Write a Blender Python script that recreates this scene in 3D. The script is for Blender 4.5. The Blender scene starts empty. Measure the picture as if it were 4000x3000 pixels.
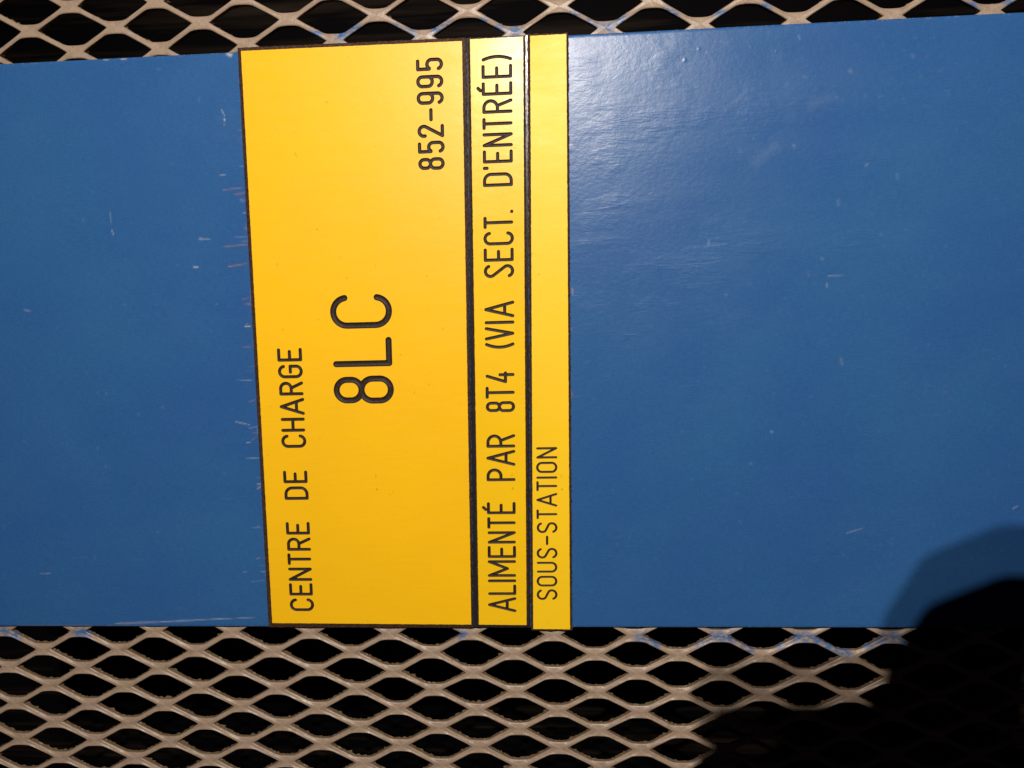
import bpy, math, random
import numpy as np
from mathutils import Matrix, Vector
from mathutils.geometry import delaunay_2d_cdt

random.seed(7)
rng = np.random.default_rng(7)
scene = bpy.context.scene
COL = scene.collection
MM = 0.001

# ---------------------------------------------------------------- camera
cam_data = bpy.data.cameras.new("camera")
cam_data.sensor_fit = 'HORIZONTAL'
cam_data.sensor_width = 36.0
cam_data.lens = 26.0
cam_data.clip_start = 0.005
cam_data.clip_end = 50.0
cam = bpy.data.objects.new("camera", cam_data)
COL.objects.link(cam)
cam.matrix_world = Matrix(((0.9976424, 0.0197664, 0.0657187, 0.0),
                           (0.0624537, 0.1354386, -0.9888154, -0.28),
                           (-0.0284461, 0.9905885, 0.1338848, 0.0),
                           (0, 0, 0, 1)))
scene.camera = cam

# ---------------------------------------------------------------- world: night
world = bpy.data.worlds.new("World")
scene.world = world
world.use_nodes = True
bg = world.node_tree.nodes["Background"]
bg.inputs[0].default_value = (0.55, 0.36, 0.50, 1)
bg.inputs[1].default_value = 0.006
scene.view_settings.view_transform = 'Standard'
scene.view_settings.look = 'None'
scene.view_settings.exposure = 0.0
scene.view_settings.gamma = 1.0
scene.cycles.max_bounces = 6

# ---------------------------------------------------------------- the head lamp: two small LEDs, the only light
LED_POS = [(-0.0027, -0.60, 0.2645), (-0.005, -0.60, 0.285)]
LED_POWER = 11.5
for p, share in zip(LED_POS, (1.12, 0.88)):
    ld = bpy.data.lights.new("headlamp_led", 'SPOT')
    ld.energy = LED_POWER * share
    ld.shadow_soft_size = 0.0024
    ld.color = (1.0, 0.905, 0.80)
    ld.spot_size = math.radians(110)
    ld.spot_blend = 1.0
    lo = bpy.data.objects.new("headlamp_led", ld)
    COL.objects.link(lo)
    lo.location = p
    d = Vector((-0.02, 0.0, -0.09)) - Vector(p)
    lo.rotation_euler = d.to_track_quat('-Z', 'Y').to_euler()

# ---------------------------------------------------------------- helpers
def link_mesh(name, verts, faces, mats, parent=None, loc=(0, 0, 0), smooth=False, idx=None):
    me = bpy.data.meshes.new(name)
    me.from_pydata([tuple(v) for v in verts], [], [tuple(int(i) for i in f) for f in faces])
    for m in mats:
        me.materials.append(m)
    if idx is not None:
        me.polygons.foreach_set("material_index", np.asarray(idx, dtype=np.int32))
    if smooth:
        me.polygons.foreach_set("use_smooth", np.ones(len(me.polygons), dtype=bool))
    me.update()
    o = bpy.data.objects.new(name, me)
    COL.objects.link(o)
    if parent is not None:
        o.parent = parent
    else:
        o.location = loc
    return o

def thing(name, label, cat, loc):
    o = bpy.data.objects.new(name, None)
    o.empty_display_size = 0.02
    COL.objects.link(o)
    o.location = loc
    o["label"] = label
    o["category"] = cat
    return o

class NT:
    """tiny node-tree writer"""
    def __init__(self, name):
        self.m = bpy.data.materials.new(name)
        self.m.use_nodes = True
        self.t = self.m.node_tree
        self.b = self.t.nodes["Principled BSDF"]
        self.co = self.n('ShaderNodeTexCoord').outputs['Object']
    def n(self, kind, **kw):
        x = self.t.nodes.new(kind)
        for k, v in kw.items():
            setattr(x, k, v)
        return x
    def put(self, sock, v):
        if hasattr(v, 'is_linked') or isinstance(v, bpy.types.NodeSocket):
            self.t.links.new(v, sock)
        else:
            sock.default_value = v
    def mapping(self, scale, rot=(0, 0, 0), src=None):
        x = self.n('ShaderNodeMapping')
        self.put(x.inputs['Vector'], src or self.co)
        x.inputs['Scale'].default_value = scale
        x.inputs['Rotation'].default_value = rot
        return x.outputs[0]
    def noise(self, vec, scale, detail=4, rough=0.55, dist=0.0):
        x = self.n('ShaderNodeTexNoise')
        self.put(x.inputs['Vector'], vec)
        x.inputs['Scale'].default_value = scale
        x.inputs['Detail'].default_value = detail
        x.inputs['Roughness'].default_value = rough
        x.inputs['Distortion'].default_value = dist
        return x.outputs['Fac']
    def ramp(self, fac, a, b, lo=0.0, hi=1.0):
        x = self.n('ShaderNodeMapRange')
        self.put(x.inputs[0], fac)
        x.inputs[1].default_value = a
        x.inputs[2].default_value = b
        self.put(x.inputs[3], lo)
        self.put(x.inputs[4], hi)
        return x.outputs[0]
    def math(self, op, a, b=0.0, c=0.0):
        x = self.n('ShaderNodeMath', operation=op)
        self.put(x.inputs[0], a); self.put(x.inputs[1], b); self.put(x.inputs[2], c)
        return x.outputs[0]
    def mix(self, fac, a, b, kind='MIX'):
        x = self.n('ShaderNodeMix', data_type='RGBA', blend_type=kind)
        self.put(x.inputs[0], fac)
        self.put(x.inputs[6], a if not isinstance(a, tuple) else (*a, 1))
        self.put(x.inputs[7], b if not isinstance(b, tuple) else (*b, 1))
        return x.outputs[2]
    def attr(self, name):
        x = self.n('ShaderNodeAttribute', attribute_name=name)
        return x.outputs['Fac']
    def bump(self, h, strength, dist, prev=None):
        x = self.n('ShaderNodeBump')
        x.inputs['Strength'].default_value = strength
        x.inputs['Distance'].default_value = dist
        self.put(x.inputs['Height'], h)
        if prev is not None:
            self.put(x.inputs['Normal'], prev)
        return x.outputs[0]
    def out(self, color=None, rough=None, normal=None, spec=None):
        if color is not None: self.put(self.b.inputs['Base Color'], color if not isinstance(color, tuple) else (*color, 1))
        if rough is not None: self.put(self.b.inputs['Roughness'], rough)
        if normal is not None: self.put(self.b.inputs['Normal'], normal)
        if spec is not None: self.put(self.b.inputs['Specular IOR Level'], spec)
        return self.m

# ---------------------------------------------------------------- materials
def mat_blue():
    k = NT("blue_gloss_paint")
    big = k.noise(k.co, 14, 3)
    cloud = k.noise(k.mapping((26, 26, 40)), 1.0, 5, 0.6)
    weave = k.noise(k.mapping((420, 1, 2600)), 1.0, 2, 0.5)
    weft = k.noise(k.mapping((2400, 1, 300)), 1.0, 2, 0.5)
    grain = k.noise(k.co, 2600, 2, 0.6)
    c = k.mix(k.ramp(big, .35, .65), (0.023, 0.093, 0.282), (0.025, 0.106, 0.286))
    c = k.mix(k.ramp(cloud, .42, .75, 0, .22), c, (0.036, 0.122, 0.305))
    v = k.math('ADD', k.math('MULTIPLY', k.math('SUBTRACT', weave, .5), .34), k.math('MULTIPLY', k.math('SUBTRACT', weft, .5), .26))
    v = k.math('ADD', v, k.math('MULTIPLY', k.math('SUBTRACT', grain, .5), .40))
    v = k.math('ADD', v, 1.0)
    vm = k.n('ShaderNodeVectorMath', operation='SCALE')
    k.put(vm.inputs[0], c); k.put(vm.inputs['Scale'], v)
    c = vm.outputs[0]
    # pale specks of dust stuck in the paint
    sp = k.noise(k.co, 330, 1, 0.4)
    c = k.mix(k.ramp(sp, .74, .82, 0, .25), c, (0.10, 0.20, 0.34))
    # scuffs and scratches carried by the mesh
    c = k.mix(k.attr("wear"), c, (0.52, 0.54, 0.54))
    c = k.mix(k.attr("rust"), c, (0.38, 0.18, 0.115))
    # brushed paint relief
    strokes = k.noise(k.mapping((75, 1, 520)), 1.0, 4, 0.65, 0.8)
    patch = k.ramp(k.noise(k.mapping((30, 1, 45)), 1.0, 3), .50, .68)
    dim = k.noise(k.co, 190, 3, .6)
    fine = k.noise(k.mapping((500, 1, 700)), 1.0, 3, 0.6)
    slow = k.noise(k.co, 30, 2)
    nrm = k.bump(slow, 0.03, 0.004)
    nrm = k.bump(k.math('MULTIPLY', strokes, patch), 0.27, 0.0008, nrm)
    nrm = k.bump(fine, 0.10, 0.0006, nrm)
    nrm = k.bump(dim, 0.03, 0.0012, nrm)
    rough = k.ramp(cloud, .3, .7, .27, .36)
    return k.out(c, rough, nrm, 0.29)

def mat_yellow(name, tint, rough):
    k = NT(name)
    soft = k.noise(k.co, 18, 3)
    grain = k.noise(k.co, 2400, 2, .6)
    streak = k.noise(k.mapping((60, 1, 700)), 1.0, 3)
    c = k.mix(k.ramp(soft, .3, .7), tint, tuple(x * .94 for x in tint))
    v = k.math('ADD', 1.0, k.math('MULTIPLY', k.math('SUBTRACT', grain, .5), .16))
    v = k.math('ADD', v, k.math('MULTIPLY', k.math('SUBTRACT', streak, .5), .06))
    vm = k.n('ShaderNodeVectorMath', operation='SCALE')
    k.put(vm.inputs[0], c); k.put(vm.inputs['Scale'], v)
    c = vm.outputs[0]
    dirt = k.noise(k.co, 420, 2, .5)
    c = k.mix(k.ramp(dirt, .73, .80, 0, .35), c, (0.20, 0.09, 0.015))
    nrm = k.bump(k.noise(k.mapping((200, 1, 320)), 1.0, 3), 0.07, 0.0006)
    smear = k.noise(k.mapping((45, 1, 160), (0, .5, 0)), 1.0, 5, .65)
    rub = k.noise(k.mapping((1400, 1, 40), (0, .9, 0)), 1.0, 2)
    c = k.mix(k.ramp(rub, .70, .78, 0, .10), c, (0.55, 0.30, 0.03))
    r = k.math('ADD', k.ramp(soft, .3, .7, rough - .03, rough + .03), k.math('MULTIPLY', k.math('SUBTRACT', smear, .5), .22))
    return k.out(c, r, nrm, 0.36)

def mat_core():
    k = NT("black_engraving_core")
    n1 = k.noise(k.co, 900, 3, .7)
    saw = k.noise(k.mapping((1500, 1500, 2600), (0, .6, 0)), 1.0, 2)
    c = k.mix(k.ramp(n1, .35, .7), (0.024, 0.015, 0.011), (0.095, 0.048, 0.028))
    c = k.mix(k.ramp(saw, .62, .76, 0, .5), c, (0.15, 0.080, 0.045))
    nrm = k.bump(saw, 0.35, 0.0004)
    return k.out(c, .42, nrm, 0.45)

def mat_rim():
    k = NT("black_glossy_plastic")
    n1 = k.noise(k.co, 700, 2)
    c = k.mix(n1, (0.010, 0.010, 0.013), (0.026, 0.024, 0.030))
    nrm = k.bump(k.noise(k.mapping((1200, 1, 200)), 1.0, 2), 0.15, 0.0004)
    return k.out(c, .24, nrm, 0.5)

def mat_groove():
    k = NT("engraved_groove_black")
    n1 = k.noise(k.co, 1100, 3, .7)
    c = k.mix(k.ramp(n1, .35, .7), (0.013, 0.008, 0.007), (0.040, 0.024, 0.022))
    return k.out(c, .55, k.bump(n1, .3, .0003), 0.25)

def mat_mesh():
    k = NT("tan_painted_steel")
    n1 = k.noise(k.co, 60, 3)
    grain = k.noise(k.co, 1700, 3, .7)
    dirt = k.noise(k.co, 240, 4, .65)
    c = k.mix(k.ramp(n1, .35, .65), (0.35, 0.264, 0.190), (0.37, 0.274, 0.215))
    c = k.mix(k.ramp(grain, .3, .75, 0, .75), c, (0.255, 0.185, 0.135))
    c = k.mix(k.ramp(dirt, .50, .70, 0, .55), c, (0.20, 0.135, 0.085))
    rust = k.noise(k.co, 310, 5, .7)
    c = k.mix(k.ramp(rust, .62, .72, 0, .7), c, (0.16, 0.085, 0.045))
    # dusty, brown edges where the sheet was slit
    c = k.mix(k.math('MULTIPLY', k.attr("slit"), .85), c, (0.125, 0.082, 0.040))
    # blue overspray from painting the panel
    bn = k.noise(k.mapping((500, 300, 900)), 1.0, 4, .65)
    bl = k.math('MULTIPLY', k.attr("overspray"), k.ramp(bn, .40, .50))
    c = k.mix(bl, c, (0.040, 0.125, 0.30))
    nrm = k.bump(grain, .30, .0004)
    nrm = k.bump(n1, .2, .003, nrm)
    return k.out(c, k.ramp(dirt, .3, .7, .28, .54), nrm, 0.5)

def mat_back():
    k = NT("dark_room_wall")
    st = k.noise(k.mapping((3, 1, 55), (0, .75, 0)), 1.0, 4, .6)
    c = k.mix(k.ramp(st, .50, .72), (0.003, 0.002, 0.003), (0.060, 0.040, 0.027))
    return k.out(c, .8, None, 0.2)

M_BLUE = mat_blue()
M_YEL = mat_yellow("yellow_engraving_laminate", (0.92, 0.520, 0.007), .38)
M_YEL2 = mat_yellow("lemon_engraving_laminate", (0.93, 0.585, 0.009), .46)
M_YEL3 = mat_yellow("golden_engraving_laminate", (0.90, 0.545, 0.009), .31)
M_CORE, M_RIM, M_GRV, M_MESH, M_BACK = mat_core(), mat_rim(), mat_groove(), mat_mesh(), mat_back()

# ---------------------------------------------------------------- setting: dark wall far behind the screen
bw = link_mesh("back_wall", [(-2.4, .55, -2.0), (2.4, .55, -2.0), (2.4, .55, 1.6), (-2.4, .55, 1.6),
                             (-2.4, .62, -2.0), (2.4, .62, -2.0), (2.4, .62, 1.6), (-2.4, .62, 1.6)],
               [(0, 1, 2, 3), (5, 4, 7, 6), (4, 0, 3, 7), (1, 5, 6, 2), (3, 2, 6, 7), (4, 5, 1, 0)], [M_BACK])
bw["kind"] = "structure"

# ---------------------------------------------------------------- expanded metal screen (one sheet)
BLUE_SPOTS = np.array([(-87.3, 92.6), (-78.2, 92.5), (-72.7, 94.2), (-77.4, 92.4), (-71.9, 93.8), (-57.5, 92.9), (-52.8, 91.2), (-38.9, 94.8), (-42.6, 92.7), (-25.3, 93.5), (-20.1, 91.0), (6.9, 94.7), (13.2, 91.4), (19.5, 90.2), (24.2, 92.8), (42.0, 93.0), (-13.7, 90.7), (40.5, 93.6), (58.7, 93.8), (74.5, 93.5), (144.7, 90.3), (158.1, 91.5), (-236.8, -139.4), (-232.0, -141.2), (-203.9, -139.3), (-200.5, -140.1), (-41.8, -140.0), (29.9, -141.2), (33.7, -142.2), (35.7, -143.6), (53.2, -143.2), (58.2, -140.8), (61.4, -141.1), (65.2, -141.1), (69.6, -143.1), (72.8, -145.8), (84.1, -143.8), (90.3, -141.0), (94.1, -141.0), (99.1, -142.0), (102.9, -144.4), (107.3, -146.4), (109.8, -147.4), (118.4, -143.6), (123.2, -141.6), (127.5, -140.9), (131.9, -142.3)])
MESH_Y = 1.5
MESH_T = 2.0
def build_screen():
    nq = 22
    # quarter contour of one opening, from its sharp side corner to its rounded crown
    ctrl = [(13.3, 0.0), (12.2, 0.75), (10.6, 1.75), (8.4, 2.98), (6.2, 4.2), (4.9, 4.95), (3.9, 5.42), (2.7, 5.70), (1.3, 5.80), (0, 5.82)]
    cp = np.array(ctrl)
    seg = np.r_[0, np.cumsum(np.hypot(*np.diff(cp, axis=0).T))]
    s = np.linspace(0, 1, nq + 1)
    q = np.c_[np.interp(s * seg[-1], seg, cp[:, 0]), np.interp(s * seg[-1], seg, cp[:, 1])]
    rh = np.c_[16.5 * (1 - s), 8.2 * s]
    def full(a):
        top = np.r_[a, (a * [-1, 1])[::-1][1:]]
        bot = np.r_[(a * [-1, -1])[1:], (a * [1, -1])[::-1][1:-1]]
        return np.r_[top, bot]
    con, rho = full(q), full(rh)
    n = len(con)
    tang = np.roll(con, -1, 0) - np.roll(con, 1, 0)
    nor = np.c_[tang[:, 1], -tang[:, 0]]
    nor /= np.maximum(np.linalg.norm(nor, axis=1), 1e-9)[:, None]
    nor[0] = (1, 0); nor[2 * nq] = (-1, 0)
    off = con + nor * 0.30
    # two affine lattices (above / below the panel) blended over the hidden stretch
    def node(i, j):
        top = np.array([-196.6, 99.35]) + i * np.array([16.56, -0.094]) + j * np.array([0.33, -8.2])
        bot = np.array([-197.05, 99.85]) + i * np.array([16.56, -0.094]) + j * np.array([0.33, -8.245])
        w = min(max((j - 2) / 24.0, 0), 1)
        h = np.random.default_rng((i + 50) * 1000 + j + 50).normal(0, 1, 2) * (.22, .14)
        return top * (1 - w) + bot * w + h
    V, F, slit, spray = [], [], [], []
    base = 0
    k = np.arange(n)
    kn = (k + 1) % n
    def quad(a, b):
        return np.c_[a + k, a + kn, b + kn, b + k]
    for j in range(-8, 50):
        for i in range(-8, 27):
            if (i + j) % 2 == 0:
                continue
            c = node(i, j)
            vr, vl, vt, vd = node(i + 1, j) - c, node(i - 1, j) - c, node(i, j - 1) - c, node(i, j + 1) - c
            jit = rng.normal(0, 1, n)
            jit = .5 * jit + .5 * np.roll(jit, 1)
            wob = 1 + rng.normal(0, .008)
            tl = -.075 * con[:, 1]          # each strand leans: its upper edge lies further back
            rings = [(rho, np.zeros(n), 0, 0), (off, tl, 0, 0), (con * wob, tl + .20, 0, .25),
                     (con * wob * (1 - .006 * np.abs(rng.normal(0, 1, n)))[:, None], tl + MESH_T * .55, 0, 1),
                     (con * wob * (1 - .045 * np.abs(jit) * (con[:, 1] < .5))[:, None], MESH_T + .28 * jit, 0, 1), (rho, np.full(n, MESH_T), 0, 1)]
            for xy, y, _, sl in rings:
                P = c + np.abs(xy[:, :1] / 16.5) * np.where(xy[:, :1] > 0, vr, vl) + np.abs(xy[:, 1:] / 8.2) * np.where(xy[:, 1:] > 0, vt, vd)
                V.append(np.c_[P[:, 0], MESH_Y + y, P[:, 1]])
                slit.append(np.full(n, sl, float))
                d = np.min(np.hypot(P[:, None, 0] - BLUE_SPOTS[None, :, 0], P[:, None, 1] - BLUE_SPOTS[None, :, 1]), axis=1)
                spray.append(np.clip(1.35 - d / 2.6, 0, 1) * (1 if sl < .9 else .35))
            for r in range(5):
                F.append(quad(base + (r + 1) * n, base + r * n))
            base += 6 * n
    V = np.concatenate(V) * MM
    F = np.concatenate(F)
    o = link_mesh("expanded_metal_screen", V, F, [M_MESH], smooth=False)
    me = o.data
    for nm, dat in (("slit", slit), ("overspray", spray)):
        a = me.attributes.new(nm, 'FLOAT', 'POINT')
        a.data.foreach_set("value", np.concatenate(dat).astype(np.float32))
    # smooth the slit edges only
    sm = np.zeros(len(me.polygons), dtype=bool)
    me.polygons.foreach_set("use_smooth", sm)
    o["label"] = "tan painted expanded metal screen with diamond openings behind the blue panel"
    o["category"] = "metal screen"
    return o
build_screen()

# ---------------------------------------------------------------- blue panel
MARKS = [(-124.4, 67.9, -123.3, 65.3, 0.19, 0.6, 0), (-123.5, 64.2, -123.4, 63.7, 0.32, 0.9, 0), (-123.6, 62.4, -123.6, 61.8, 0.25, 0.3, 0), (-127.0, 43.9, -124.5, 44.0, 0.25, 0.45, 0), (-126.2, 38.4, -117.6, 39.1, 0.19, 0.7, 1), (-122.2, 36.6, -117.5, 37.0, 0.44, 0.5, 1), (-119.3, 34.4, -118.7, 34.1, 0.5, 0.3, 0), (-171.2, 31.7, -171.5, 26.2, 0.25, 0.25, 0), (-171.5, 25.6, -170.6, 22.6, 0.25, 0.5, 0), (-136.8, 20.6, -135.7, 20.4, 0.44, 0.55, 0), (-135.4, 20.4, -132.5, 20.2, 0.32, 0.4, 0), (-128.6, 17.2, -117.7, 17.9, 0.19, 0.65, 1), (-120.3, 87.2, -119.1, 86.6, 0.63, 0.95, 0), (-161.6, 87.4, -158.5, 87.0, 0.32, 0.7, 0), (-167.9, 87.4, -166.3, 87.2, 0.25, 0.5, 0), (-139.9, 10.0, -138.6, 9.9, 0.32, 1, 0), (-127.3, 9.6, -119.2, 10.6, 0.19, 0.75, 1), (-210.5, -4.6, -207.6, -5.2, 0.44, 0.3, 0), (-122.2, -3.0, -119.3, -2.4, 0.19, 0.5, 1), (-120.1, -4.8, -118.5, -4.8, 0.25, 0.6, 1), (-121.8, -13.3, -119.3, -13.3, 0.19, 0.7, 0), (-121.4, -13.0, -120.4, -12.3, 0.13, 0.6, 1), (-123.1, -21.4, -119.2, -21.1, 0.19, 0.6, 1), (-127.3, -34.1, -120.2, -34.5, 0.19, 0.35, 0), (-122.8, -43.1, -119.5, -42.0, 0.25, 0.5, 1), (-129.0, -50.6, -122.9, -52.1, 0.19, 0.55, 0), (-124.7, -59.3, -122.7, -59.0, 0.25, 0.5, 0), (-122.7, -58.5, -120.8, -57.2, 0.19, 0.4, 1), (-122.1, -76.3, -120.1, -76.1, 0.19, 0.7, 0), (-121.6, -78.0, -120.3, -77.3, 0.19, 0.6, 0), (-118.3, 1.2, -118.6, -5.0, 0.25, 0.6, 1), (-119.7, -52.0, -119.8, -56.6, 0.25, 0.4, 0), (-186.7, -135.1, -166.4, -134.2, 0.57, 0.35, 0), (-185.2, -134.8, -182.5, -134.8, 0.5, 0.3, 0), (-169.9, -134.4, -147.0, -133.2, 0.38, 0.45, 0), (-149.0, -133.2, -135.3, -132.7, 0.25, 0.55, 0), (-136.0, -132.7, -125.7, -132.2, 0.16, 0.4, 0), (-216.8, -113.2, -211.9, -113.2, 0.19, 0.4, 0), (-130.3, -112.9, -128.9, -112.8, 0.25, 0.3, 0), (-124.1, -107.3, -123.1, -106.8, 0.25, 0.3, 0), (-123.1, -93.9, -122.1, -93.6, 0.25, 0.3, 0), (-229.8, -135.9, -173.5, -135.8, 0.19, 0.15, 0), (71.9, 41.1, 78.7, 46.5, 1.64, 0.1, 0), (90.9, 59.9, 96.4, 62.4, 1.64, 0.08, 0), (110.4, 38.4, 111.0, 38.9, 0.44, 0.4, 0), (85.0, 46.5, 85.4, 45.9, 0.5, 0.3, 0), (103.8, 71.0, 104.1, 70.7, 0.63, 0.3, 0), (99.2, 62.3, 99.5, 62.2, 0.57, 0.2, 0), (121.4, 35.0, 121.6, 33.6, 0.57, 0.18, 0), (101.1, 26.6, 101.3, 24.9, 0.57, 0.2, 0), (65.9, 45.8, 66.3, 44.7, 0.44, 0.2, 0), (55.2, 14.0, 55.3, 12.3, 0.38, 0.35, 0), (50.1, 68.0, 50.3, 67.9, 0.38, 0.5, 1), (70.7, 49.6, 71.1, 49.0, 0.38, 0.2, 0), (124.8, 75.3, 125.3, 74.8, 0.76, 0.15, 0), (87.8, 69.9, 88.9, 69.5, 0.5, 0.2, 0), (85.8, 83.7, 86.3, 82.5, 0.25, 0.5, 0), (53.8, 79.8, 54.0, 79.4, 0.19, 0.6, 0), (97.9, -3.2, 98.1, -4.3, 0.38, 0.45, 0), (103.9, -31.0, 104.3, -32.8, 0.76, 0.2, 0), (79.1, -58.0, 79.3, -58.2, 0.5, 0.5, 0), (98.2, -0.3, 104.5, -0.5, 0.13, 0.4, 0), (168.5, -88.8, 170.0, -88.0, 0.19, 0.7, 0), (95.7, 6.3, 96.3, 5.7, 0.5, 0.25, 0), (91.2, 1.2, 91.5, 0.0, 0.57, 0.12, 0), (61.5, -6.2, 61.8, -6.3, 0.5, 0.2, 0), (71.5, -70.2, 71.9, -70.4, 0.57, 0.2, 0), (107.5, -98.2, 113.8, -96.1, 0.16, 0.6, 0), (106.9, -106.4, 107.1, -106.7, 0.25, 0.2, 0), (5.1, 49.9, 5.9, 49.8, 0.38, 1, 0), (10.7, 60.1, 11.0, 59.8, 0.25, 0.7, 0), (4.8, -2.6, 5.0, -3.2, 0.38, 0.8, 1), (4.2, -17.1, 4.4, -17.7, 0.32, 0.6, 1), (3.8, -41.2, 4.2, -43.4, 0.32, 0.8, 1), (5.1, -2.3, 5.2, -4.7, 0.38, 0.25, 0)]
BUMPS = [(46.4, 77.3, 0.66), (51.3, 80.9, 0.49), (69.6, 80.6, 0.39), (78.4, 78.7, 0.49), (54.2, 58.1, 0.33), (76.7, 56.3, 0.33), (85.0, 46.2, 0.44), (75.2, 53.9, 0.44)]
PX0, PX1, PZ0, PZ1, PT = -330.0, 270.0, -136.26, 87.67, 1.2
def build_panel():
    xs = np.r_[np.linspace(PX0, -246, 30)[:-1], np.arange(-246, 180, .42), np.linspace(180, PX1, 30)]
    zs = np.linspace(PZ0, PZ1, int((PZ1 - PZ0) / .42))
    X, Z = np.meshgrid(xs, zs)
    wear = np.zeros_like(X); rust = np.zeros_like(X); Y = np.zeros_like(X)
    wob = rng.normal(0, 1, X.shape)
    for _ in range(2):
        wob = (wob + np.roll(wob, 1, 1) + np.roll(wob, -1, 1) + np.roll(wob, 1, 0)) / 4
    marks = list(MARKS)
    for _ in range(260):     # small random nicks and dried specks, most on the right half
        x = rng.uniform(8, 178) if rng.random() < .75 else rng.uniform(-240, -122)
        z = rng.uniform(PZ0 + 4, PZ1 - 4)
        a = rng.choice([0, math.pi / 2]) + rng.normal(0, .25)
        L = abs(rng.normal(0, .7))
        marks.append((x, z, x + L * math.cos(a), z + L * math.sin(a), rng.uniform(.25, .6), rng.uniform(.02, .08), 0))
    for _ in range(45):      # fine hairline rubs
        x = rng.uniform(-235, 170); z = rng.uniform(PZ0 + 4, PZ1 - 4)
        L = rng.uniform(2, 9); a = rng.normal(0, .12)
        marks.append((x, z, x + L * math.cos(a), z + L * math.sin(a), .2, rng.uniform(.02, .07), 0))
    for _ in range(46):      # rusty rub where the wide plate was slid into place
        z = rng.uniform(-128, 74)
        x = -116.0 - (74 - z) * .0222 - abs(rng.normal(0, .18))
        L = rng.uniform(2, 9)
        marks.append((x, z, x - L * .0222, z - L, rng.uniform(.25, .5), rng.uniform(.25, .65), 1))
    for _ in range(26):      # short smears running off the plate's edge
        z = rng.uniform(-128, 60)
        x = -116.2 - (74 - z) * .0222
        L = abs(rng.normal(0, 2.4)) + .6
        marks.append((x, z, x - L, z + rng.normal(-.15, .35) * L * .35, .28, rng.uniform(.08, .35), int(rng.random() < .6)))
    for x0, z0, x1, z1, w, s, kind in marks:
        s *= .46 if x0 > 8 else .70
        w = max(w, .26)
        R = w * 3 + .6
        ix0, ix1 = np.searchsorted(xs, [min(x0, x1) - R, max(x0, x1) + R])
        iz0, iz1 = np.searchsorted(zs, [min(z0, z1) - R, max(z0, z1) + R])
        sl = (slice(iz0, iz1), slice(ix0, ix1))
        px, pz = X[sl], Z[sl]
        dx, dz = x1 - x0, z1 - z0
        t = np.clip(((px - x0) * dx + (pz - z0) * dz) / max(dx * dx + dz * dz, 1e-6), 0, 1)
        d = np.hypot(px - x0 - t * dx, pz - z0 - t * dz) * (1 + .5 * wob[sl])
        L = math.hypot(dx, dz)
        taper = 1 - .65 * np.abs(2 * t - 1) ** 2 if L > 2 else 1.0
        m = np.exp(-(d / (w * .85 * taper)) ** 2) * s * (1 + .6 * wob[sl]) if w < 1.2 else np.exp(-(d / w) ** 2) * s
        tgt = rust if kind else wear
        tgt[sl] = np.maximum(tgt[sl], m)
    for bx, bz, r in BUMPS:
        Y -= .30 * r * np.exp(-((X - bx) ** 2 + (Z - bz) ** 2) / (r * .62) ** 2)
    # chipped, slightly uneven upper and lower edges
    e = np.exp(-((Z - PZ1) / .5) ** 2) + np.exp(-((Z - PZ0) / .5) ** 2)
    Y += .18 * e
    edge = (np.exp(-((Z - PZ1) / .45) ** 2) + np.exp(-((Z - PZ0) / .45) ** 2)) * (rng.random(X.shape) < .12) * .25
    wear = np.maximum(wear, edge * (np.abs(wob) > .12))
    nz, nx = X.shape
    V = np.c_[X.ravel(), Y.ravel(), Z.ravel()]
    nb = len(V)
    idx = np.arange(nx * nz).reshape(nz, nx)
    F = np.stack([idx[:-1, :-1], idx[:-1, 1:], idx[1:, 1:], idx[1:, :-1]], -1).reshape(-1, 4)
    # border ring to the back
    ring = np.r_[idx[0, :], idx[1:, -1], idx[-1, -2::-1], idx[-2:0:-1, 0]]
    VB = V[ring] * [1, 0, 1] + [0, PT, 0]
    rb = nb + np.arange(len(ring))
    FS = np.c_[ring, rb, np.roll(rb, -1), np.roll(ring, -1)]
    me = bpy.data.meshes.new("blue_panel")
    allV = np.r_[V, VB] * MM
    allF = np.r_[F, FS]
    me.vertices.add(len(allV)); me.vertices.foreach_set("co", allV.astype(np.float32).ravel())
    me.loops.add(allF.size); me.loops.foreach_set("vertex_index", allF.astype(np.int32).ravel())
    me.polygons.add(len(allF))
    me.polygons.foreach_set("loop_start", np.arange(0, allF.size, 4, dtype=np.int32))
    me.polygons.foreach_set("use_smooth", np.r_[np.ones(len(F), bool), np.zeros(len(FS), bool)])
    me.update(calc_edges=True)
    for nm, dat in (("wear", wear), ("rust", rust)):
        a = me.attributes.new(nm, 'FLOAT', 'POINT')
        a.data.foreach_set("value", np.r_[dat.ravel(), np.zeros(len(VB))].astype(np.float32))
    me.materials.append(M_BLUE)
    o = bpy.data.objects.new("blue_panel", me)
    COL.objects.link(o)
    o["label"] = "scuffed glossy blue painted panel fixed flat across the tan metal screen"
    o["category"] = "panel"
build_panel()

# ---------------------------------------------------------------- single-stroke engraving alphabet
def arc(cx, cy, rx, ry, a0, a1, n=14):
    return [(cx + rx * math.cos(math.radians(a0 + (a1 - a0) * i / n)), cy + ry * math.sin(math.radians(a0 + (a1 - a0) * i / n))) for i in range(n + 1)]

def rloop(x0, x1, y0, y1, r):
    p = arc(x1 - r, y1 - r, r, r, 0, 90, 8) + arc(x0 + r, y1 - r, r, r, 90, 180, 8) + arc(x0 + r, y0 + r, r, r, 180, 270, 8) + arc(x1 - r, y0 + r, r, r, 270, 360, 8)
    return p + [p[0]]

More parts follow.
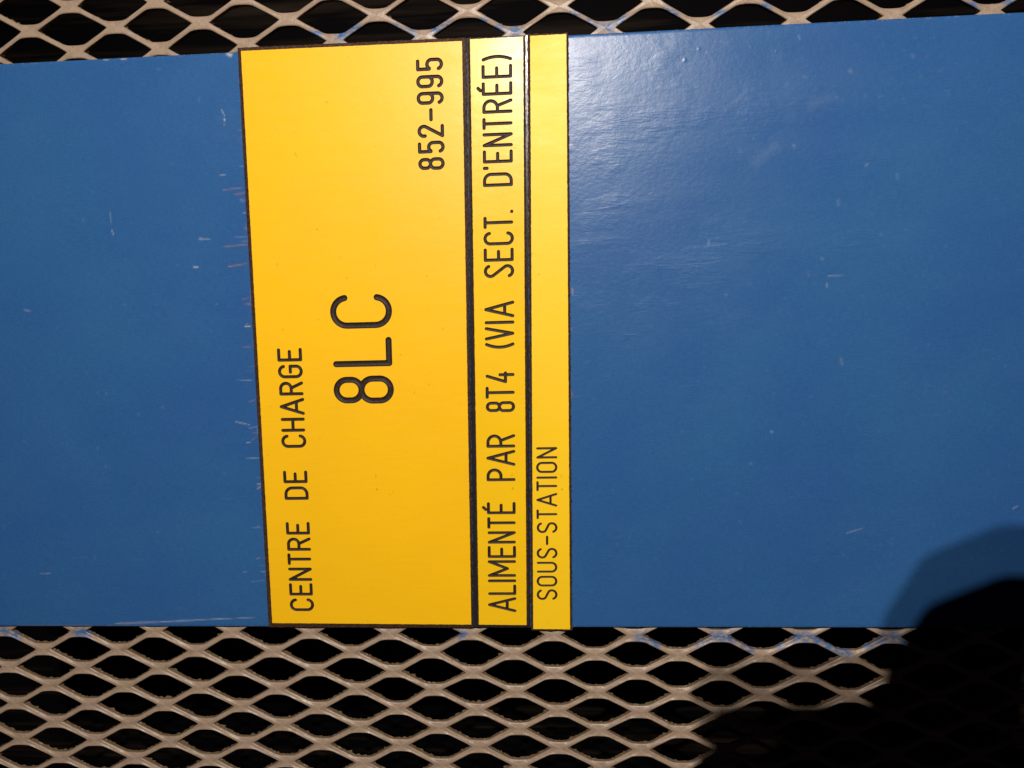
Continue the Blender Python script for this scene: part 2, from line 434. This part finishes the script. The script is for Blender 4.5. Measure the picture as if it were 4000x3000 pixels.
def glyph(ch, W, H):
    R = W / 2
    if ch == 'C': return [arc(R, H - R, R, R, 8, 180) + arc(R, R, R, R, 180, 352)]
    if ch == 'G': return [arc(R, H - R, R, R, 12, 180) + arc(R, R, R, R, 180, 352) + [(W, H * .50), (W * .44, H * .50)]]
    if ch == 'E' or ch == 'É':
        g = [[(W, H), (0, H), (0, 0), (W, 0)], [(0, H * .505), (W * .82, H * .505)]]
        if ch == 'É': g.append([(W * .36, H * 1.105), (W * .60, H * 1.195)])
        return g
    if ch == 'N': return [[(0, 0), (0, H), (W, 0), (W, H)]]
    if ch == 'T': return [[(0, H), (W, H)], [(R, H), (R, 0)]]
    if ch in 'RP':
        r = H * .25
        rx = min(r, W * .62)
        g = [[(0, 0), (0, H)], [(0, H)] + arc(W - rx, H - r, rx, r, 90, -90) + [(0, H * .5)]]
        if ch == 'R': g.append([(W * .55, H * .5), (W, 0)])
        return g
    if ch == 'D':
        r = min(W * .62, H * .3)
        return [[(0, 0), (0, H)] + arc(W - r, H - r, r, r, 90, 0, 8) + arc(W - r, r, r, r, 0, -90, 8) + [(0, 0)]]
    if ch == 'H': return [[(0, 0), (0, H)], [(W, 0), (W, H)], [(0, H * .5), (W, H * .5)]]
    if ch == 'A': return [[(0, 0), (R, H), (W, 0)], [(W * .15, H * .30), (W * .85, H * .30)]]
    if ch == 'V': return [[(0, H), (R, 0), (W, H)]]
    if ch == '8':
        i = W * .03
        return [rloop(i, W - i, H * .54, H, min(W * .47, H * .23)), rloop(0, W, 0, H * .54, min(W * .5, H * .27))]
    if ch == 'L': return [[(0, H), (0, 0), (W, 0)]]
    if ch == '5':
        return [[(W * .88, H), (0, H), (W * .01, H * .52)] + arc(R, H * .61 - R, R, R, 150, 0, 10) + arc(R, R, R, R, 0, -160, 12)]
    if ch == '2': return [arc(R, H - R, R, R, 195, -28, 16) + [(0, 0), (W, 0)]]
    if ch == '9':
        return [rloop(0, W, H * .40, H, W * .48), [(W, H * .66), (W, R)] + arc(R, R, R, R, 0, -160, 12)]
    if ch == '-': return [[(0, 0), (W, 0)]]
    if ch in "I'": return [[(0, 0), (0, H)]]
    if ch == '.': return [[(0, 0), (.05, 0)]]
    if ch == 'M': return [[(0, 0), (0, H), (R, H * .28), (W, H), (W, 0)]]
    if ch == 'U': return [[(0, H), (0, R)] + arc(R, R, R, R, 180, 360) + [(W, H)]]
    if ch == 'O':
        r = W * .5
        return [rloop(0, W, 0, H, r * .98)]
    if ch == 'S':
        return [arc(R, H - R, R, R, 20, 222, 16) + arc(R, R, R, R, 42, -160, 16)]
    if ch == '4': return [[(W * .66, H), (0, H * .29), (W, H * .29)], [(W * .80, H * .50), (W * .80, 0)]]
    if ch == '(': return [[(W * (2 * t - 1) ** 2, H * t) for t in np.linspace(0, 1, 14)]]
    if ch == ')': return [[(W * (1 - (2 * t - 1) ** 2), H * t) for t in np.linspace(0, 1, 14)]]
    raise KeyError(ch)

def stroke_sdf(lines, pu, pw):
    d = np.full(pu.shape, 1e9)
    for L in lines:
        for (ax, ay), (bx, by) in zip(L[:-1], L[1:]):
            dx, dy = bx - ax, by - ay
            t = np.clip(((pu - ax) * dx + (pw - ay) * dy) / max(dx * dx + dy * dy, 1e-9), 0, 1)
            d = np.minimum(d, np.hypot(pu - ax - t * dx, pw - ay - t * dy))
    return d

def contours(D, us, ws, r):
    """closed outlines of D == r by marching squares"""
    def interp(i, j, i2, j2):
        a, b = D[i, j] - r, D[i2, j2] - r
        t = a / (a - b)
        return (us[j] + t * (us[j2] - us[j]), ws[i] + t * (ws[i2] - ws[i]))
    ins = D < r
    nxt, pts = {}, {}
    code = ins[:-1, :-1] * 1 + ins[:-1, 1:] * 2 + ins[1:, 1:] * 4 + ins[1:, :-1] * 8
    E = {1: [('l', 'b')], 2: [('b', 'r')], 3: [('l', 'r')], 4: [('r', 't')], 5: [('l', 't'), ('r', 'b')], 6: [('b', 't')], 7: [('l', 't')],
         8: [('t', 'l')], 9: [('t', 'b')], 10: [('b', 'l'), ('t', 'r')], 11: [('t', 'r')], 12: [('r', 'l')], 13: [('r', 'b')], 14: [('b', 'l')]}
    for i, j in zip(*np.nonzero((code > 0) & (code < 15))):
        i, j = int(i), int(j)
        ed = {'b': ('h', i, j), 't': ('h', i + 1, j), 'l': ('v', i, j), 'r': ('v', i, j + 1)}
        for a, b in E[int(code[i, j])]:
            for e in (ed[a], ed[b]):
                if e not in pts:
                    pts[e] = interp(e[1], e[2], e[1], e[2] + 1) if e[0] == 'h' else interp(e[1], e[2], e[1] + 1, e[2])
            nxt.setdefault(ed[a], []).append(ed[b])
    loops = []
    while nxt:
        s = next(iter(nxt))
        loop, cur = [], s
        while cur in nxt:
            loop.append(pts[cur])
            o = nxt[cur].pop()
            if not nxt[cur]:
                del nxt[cur]
            cur = o
            if cur == s:
                break
        if len(loop) > 5:
            loops.append(np.array(loop))
    return loops

FACE_Y = -1.6
def side_points(quad, per):
    out = []
    for a in range(4):
        p, q2 = np.array(quad[a]), np.array(quad[(a + 1) % 4])
        n = per[a]
        t = np.arange(n)[:, None] / n
        out.append(p + (q2 - p) * t)
    return np.concatenate(out)

def build_label(name, label, yellow, outer, texts, m_yel, step_rim=None, rough_edge=.045):
    """engraved two-layer plate: yellow cap cut through by the letters over a black core"""
    cen = np.mean(outer, axis=0)
    root = thing(name, label, "engraved label", (cen[0] * MM, 0, cen[1] * MM))
    e = np.array(yellow[0]) + np.array(yellow[1]) - np.array(yellow[2]) - np.array(yellow[3])
    e = e / np.linalg.norm(e)
    def W3(p, y):      # wall millimetres -> local metres
        p = np.asarray(p)
        return np.c_[p[:, 0] - cen[0], np.broadcast_to(y, (len(p),)), p[:, 1] - cen[1]] * MM
    per = [max(10, int(math.hypot(*(np.array(yellow[a]) - np.array(yellow[(a + 1) % 4]))) / .7)) for a in range(4)]
    def jag(P, amt):
        c = np.cumsum(rng.normal(0, 1, len(P))); c -= np.linspace(c[0], c[-1], len(P))
        c = c / max(np.abs(c).max(), 1e-6)
        return P + (rng.normal(0, amt, P.shape)) + np.c_[c, c] * amt * .6
    ring_y = jag(side_points(yellow, per), .03)
    holes, cells = [], []
    for rows, r in texts:
        for ch, cx, cz, W, H in rows:
            lines = [[(u - W / 2, w - H / 2) for u, w in L] for L in glyph(ch, W, H)]
            top = H * .72 if ch == 'É' else H / 2
            st = .11 if r < .9 else .16
            us = np.arange(-W / 2 - r - .5, W / 2 + r + .5, st)
            ws = np.arange(-H / 2 - r - .5, top + r + .5, st)
            PU, PW = np.meshgrid(us, ws)
            D = stroke_sdf(lines, PU, PW)
            def to_wall(uw):
                uw = np.asarray(uw)
                return np.c_[cx + uw[:, 0] * e[0] - uw[:, 1], cz + uw[:, 0] * e[1]]
            for lp in contours(D, us, ws, r):
                holes.append(to_wall(lp))
            cells.append((cx, cz, lines, r))
            # the groove itself: one part per character
            keep = D < r + .16
            cell = keep[:-1, :-1] & keep[1:, :-1] & keep[:-1, 1:] & keep[1:, 1:]
            ii, jj = np.nonzero(cell)
            idx = -np.ones(D.shape, int)
            for di, dj in ((0, 0), (1, 0), (0, 1), (1, 1)):
                idx[ii + di, jj + dj] = 0
            sel = idx == 0
            idx[sel] = np.arange(sel.sum())
            depth = FACE_Y + .13 + .62 * np.sqrt(np.maximum(r * r - D[sel] ** 2, 0))
            V = W3(to_wall(np.c_[PU[sel], PW[sel]]), depth)
            F = np.c_[idx[ii, jj], idx[ii + 1, jj], idx[ii + 1, jj + 1], idx[ii, jj + 1]]
            link_mesh("digit" if ch.isdigit() else ("letter" if ch.isalpha() else "punctuation_mark"), V, F, [M_GRV], root, smooth=True)
    # yellow cap
    pts, edges = [], []
    for lp in [ring_y] + holes:
        b = len(pts)
        pts += [Vector((float(p[0]), float(p[1]))) for p in lp]
        edges += [(b + i, b + (i + 1) % len(lp)) for i in range(len(lp))]
    ov, oe, of, _, _, _ = delaunay_2d_cdt(pts, edges, [], 0, 1e-6, False)
    P = np.array([(v.x, v.y) for v in ov])
    T = np.array([f for f in of if len(f) == 3])
    C = P[T].mean(1)
    # keep triangles inside the plate and outside every stroke
    keep = np.ones(len(T), bool)
    q4 = np.array(ring_y)
    def inside(poly, p):
        x, z = p[:, 0], p[:, 1]
        r_ = np.zeros(len(p), bool)
        x0, z0 = poly[:, 0], poly[:, 1]
        x1, z1 = np.roll(x0, -1), np.roll(z0, -1)
        for a in range(len(poly)):
            c = ((z0[a] > z) != (z1[a] > z))
            if c.any():
                xi = (x1[a] - x0[a]) * (z - z0[a]) / (z1[a] - z0[a] + 1e-12) + x0[a]
                r_ ^= c & (x < xi)
        return r_
    keep &= inside(q4, C)
    par = np.zeros(len(T), bool)
    for lp in holes:
        par ^= inside(lp, C)
    keep &= ~par
    T = T[keep]
    A = P[T]
    area = (A[:, 1, 0] - A[:, 0, 0]) * (A[:, 2, 1] - A[:, 0, 1]) - (A[:, 1, 1] - A[:, 0, 1]) * (A[:, 2, 0] - A[:, 0, 0])
    T[area < 0] = T[area < 0][:, ::-1]
    V = [W3(P, FACE_Y)]
    F = [tuple(t) for t in T]
    b = len(P)
    for lp in [ring_y] + holes:
        n = len(lp)
        V.append(W3(lp, FACE_Y)); V.append(W3(lp, FACE_Y + .16))
        k = np.arange(n); kn = (k + 1) % n
        F += [tuple(f) for f in np.c_[b + k, b + kn, b + n + kn, b + n + k]]
        b += 2 * n
    link_mesh("face_plate", np.concatenate(V), F, [m_yel], root)
    # black core: bevelled rim round the cap, then the sides down to the panel
    ro = jag(side_points(outer, per), rough_edge)
    rings = [(ring_y, FACE_Y + .15)]
    if step_rim:
        mid = side_points([tuple(np.array(y_) + (np.array(o_) - np.array(y_)) * f_) for y_, o_, f_ in zip(yellow, outer, step_rim)], per)
        rings += [(jag(mid, .04), FACE_Y + .95), (ro, FACE_Y + 1.0)]
        mats_i = [0, 1, 0]
    else:
        rings += [(ring_y + (ro - ring_y) * .85, FACE_Y + .75), (ro, FACE_Y + 1.0)]
        mats_i = [0, 0, 0]
    rings.append((ro, -.02))
    n = len(ro)
    V = np.concatenate([W3(p, y) for p, y in rings])
    F, MI = [], []
    k = np.arange(n); kn = (k + 1) % n
    for a in range(len(rings) - 1):
        F += [tuple(f) for f in np.c_[a * n + k, a * n + kn, (a + 1) * n + kn, (a + 1) * n + k]]
        MI += [mats_i[a]] * n
    F.append(tuple(range((len(rings) - 1) * n, len(rings) * n))); MI.append(0)
    link_mesh("core", V, F, [M_CORE, M_RIM], root, idx=MI)
    return root

CENTRE = [('C', -106.2, -126.11, 4.22, 8.78), ('E', -106.18, -119.59, 4.02, 8.43), ('N', -106.03, -113.22, 4.37, 8.5), ('T', -105.94, -106.87, 3.66, 8.43), ('R', -105.72, -100.64, 4.28, 8.49), ('E', -105.68, -94.06, 3.97, 8.48), ('D', -105.27, -79.61, 4.25, 8.51), ('E', -105.27, -73.02, 3.83, 8.5), ('C', -104.88, -58.64, 4.09, 8.78), ('H', -104.76, -52.09, 4.32, 8.34), ('A', -104.59, -44.88, 5.47, 8.62), ('R', -104.46, -37.78, 4.18, 8.36), ('G', -104.33, -31.12, 4.08, 8.58), ('E', -104.2, -24.64, 3.94, 8.53)]
LOAD = [('8', -75.92, -38.83, 8.55, 21.25), ('L', -75.68, -24.24, 8.85, 20.71), ('C', -75.28, -8.7, 10.54, 21.56)]
CODE = [('8', -45.87, 44.73, 3.26, 8.56), ('5', -45.69, 50.64, 3.17, 8.69), ('2', -45.64, 56.32, 3.46, 8.57), ('-', -45.44, 62.06, 3.37, 0.25), ('9', -45.34, 67.88, 3.3, 8.73), ('9', -45.24, 73.65, 3.33, 8.7), ('5', -45.08, 79.59, 3.24, 8.64)]
FEED = [('A', -24.94, -126.11, 5.09, 10.08), ('L', -24.75, -119.89, 3.21, 9.97), ('I', -24.68, -116.06, 0.24, 10.07), ('M', -24.59, -111.11, 5.7, 9.99), ('E', -24.41, -104.28, 3.78, 9.97), ('N', -24.26, -98.36, 3.87, 9.88), ('T', -24.19, -92.42, 3.54, 9.94), ('É', -24.1, -86.49, 3.72, 10.03), ('P', -23.8, -73.13, 3.91, 10.05), ('A', -23.65, -66.48, 5.11, 10.04), ('R', -23.46, -59.78, 4.05, 9.95), ('8', -23.19, -46.4, 3.06, 10.05), ('T', -23.14, -40.91, 3.47, 9.94), ('4', -22.99, -35.08, 3.35, 9.85), ('(', -22.73, -22.99, 1.1, 10.0), ('V', -22.67, -18.39, 3.9, 10.0), ('I', -22.56, -14.13, 0.15, 10.04), ('A', -22.49, -9.28, 5.04, 10.15), ('S', -22.16, 4.91, 3.79, 10.18), ('E', -22.09, 10.91, 3.72, 10.01), ('C', -21.91, 16.9, 3.8, 10.17), ('T', -21.87, 22.7, 3.24, 9.84), ('.', -17.04, 26.65, 0.24, 0.53), ('D', -21.54, 38.16, 3.85, 9.86), ("'", -25.88, 42.37, 0.15, 0.96), ('E', -21.32, 46.34, 3.48, 9.81), ('N', -21.19, 52.26, 3.79, 9.9), ('T', -21.08, 57.98, 3.02, 9.82), ('R', -20.92, 64.03, 3.85, 9.83), ('É', -20.86, 70.13, 3.56, 9.96), ('E', -20.75, 76.05, 3.64, 9.95), (')', -20.58, 80.69, 0.95, 9.84)]
STATION = [('S', -7.01, -121.93, 3.56, 7.3), ('O', -6.93, -116.36, 3.56, 7.25), ('U', -6.76, -110.62, 3.6, 7.13), ('S', -6.65, -104.89, 3.48, 7.26), ('-', -6.52, -99.66, 2.94, 0.0), ('S', -6.4, -94.5, 3.52, 7.19), ('T', -6.37, -89.1, 3.03, 7.17), ('A', -6.28, -83.34, 4.6, 7.22), ('T', -6.15, -77.83, 3.09, 7.18), ('I', -6.08, -74.39, 0.13, 7.19), ('O', -6.02, -70.42, 3.55, 7.28), ('N', -5.88, -64.69, 3.57, 7.16)]
build_label("nameplate", "wide yellow plate engraved CENTRE DE CHARGE 8LC 852-995 on the blue panel",
            [(-114.55, 87.47), (-32.99, 87.04), (-37.6, -134.47), (-119.06, -133.92)],
            [(-116.15, 88.95), (-31.45, 88.50), (-37.0, -136.25), (-121.15, -136.25)],
            [(CENTRE, .64), (LOAD, 1.20), (CODE, .65)], M_YEL)
build_label("nameplate", "narrow yellow strip engraved ALIMENTÉ PAR 8T4 between the wide plate and the SOUS-STATION strip",
            [(-30.03, 87.49), (-10.98, 87.49), (-15.47, -134.6), (-34.53, -134.47)],
            [(-31.36, 88.25), (-9.46, 88.2), (-13.99, -136.15), (-36.91, -136.1)],
            [(FEED, .61)], M_YEL3, (.62, .52, .50, .30))
build_label("nameplate", "thinnest yellow strip engraved SOUS-STATION, rightmost, hanging slightly below the panel edge",
            [(-8.42, 87.63), (4.44, 87.6), (1.74, -136.38), (-12.84, -136.25)],
            [(-9.38, 88.6), (5.25, 88.45), (2.69, -137.5), (-13.90, -137.4)],
            [(STATION, .46)], M_YEL2, None, .09)

# ---------------------------------------------------------------- the photographer's hand beside the phone (outside the picture; casts the shadow)
def build_hand():
    L = np.array(LED_POS[1])
    hy = -0.300
    f = (0.60 + hy) / 0.60
    import bmesh
    bm = bmesh.new()
    def blob(x, z, r, back=0.0):     # a ball whose shadow from the upper LED falls at wall x, z with radius r (mm)
        p = L + (np.array([x * MM, 0, z * MM]) - L) * f
        bmesh.ops.create_icosphere(bm, subdivisions=3, radius=r * MM * f, matrix=Matrix.Translation((p[0], p[1] - back, p[2])))
    def chain(pts):
        for (x0, z0, r0, b0), (x1, z1, r1, b1) in zip(pts[:-1], pts[1:]):
            n = max(2, int(math.hypot(x1 - x0, z1 - z0) / (min(r0, r1) * .30)))
            for q in range(n + 1):
                t = q / n
                blob(x0 + (x1 - x0) * t, z0 + (z1 - z0) * t, r0 + (r1 - r0) * t, b0 + (b1 - b0) * t)
    chain([(136, -152, 14, .006), (151, -143.5, 16.5, 0), (173, -138.5, 20, 0), (205, -146, 26, 0), (240, -185, 46, .004)])   # thumb and its ball
    chain([(130, -167, 16.3, .008), (160, -165, 17, .004), (200, -178, 24, 0)])                                              # bent index finger
    chain([(68.5, -190, 16.8, 0), (104, -189, 17.0, 0), (135, -188, 17.5, 0), (180, -192, 22, 0), (235, -205, 40, .004)])       # middle finger
    chain([(66, -224, 16.3, .002), (100, -223, 17, 0), (140, -224, 18, 0), (190, -226, 24, 0), (240, -228, 40, .004)])         # ring finger
    chain([(88, -255, 14, .004), (116, -255, 15, .002), (150, -256, 16, 0), (195, -256, 22, 0), (240, -248, 38, .004)])        # little finger
    chain([(240, -205, 48, .004), (300, -215, 44, .012), (380, -235, 50, .04), (520, -270, 62, .10)])                          # palm, wrist, forearm
    me = bpy.data.meshes.new("hand")
    bm.to_mesh(me); bm.free()
    o = bpy.data.objects.new("hand", me)
    COL.objects.link(o)
    rm = o.modifiers.new("one_surface", 'REMESH')
    rm.mode = 'VOXEL'; rm.voxel_size = 0.0011; rm.use_smooth_shade = True
    sm = o.modifiers.new("soften", 'SMOOTH')
    sm.factor = .4; sm.iterations = 2
    k = NT("skin")
    c = k.mix(k.noise(k.co, 90, 3), (0.42, 0.24, 0.17), (0.50, 0.30, 0.22))
    me.materials.append(k.out(c, .5))
    o["label"] = "bare hand held between lamp and panel, its shadow falling at lower right"
    o["category"] = "hand"
build_hand()
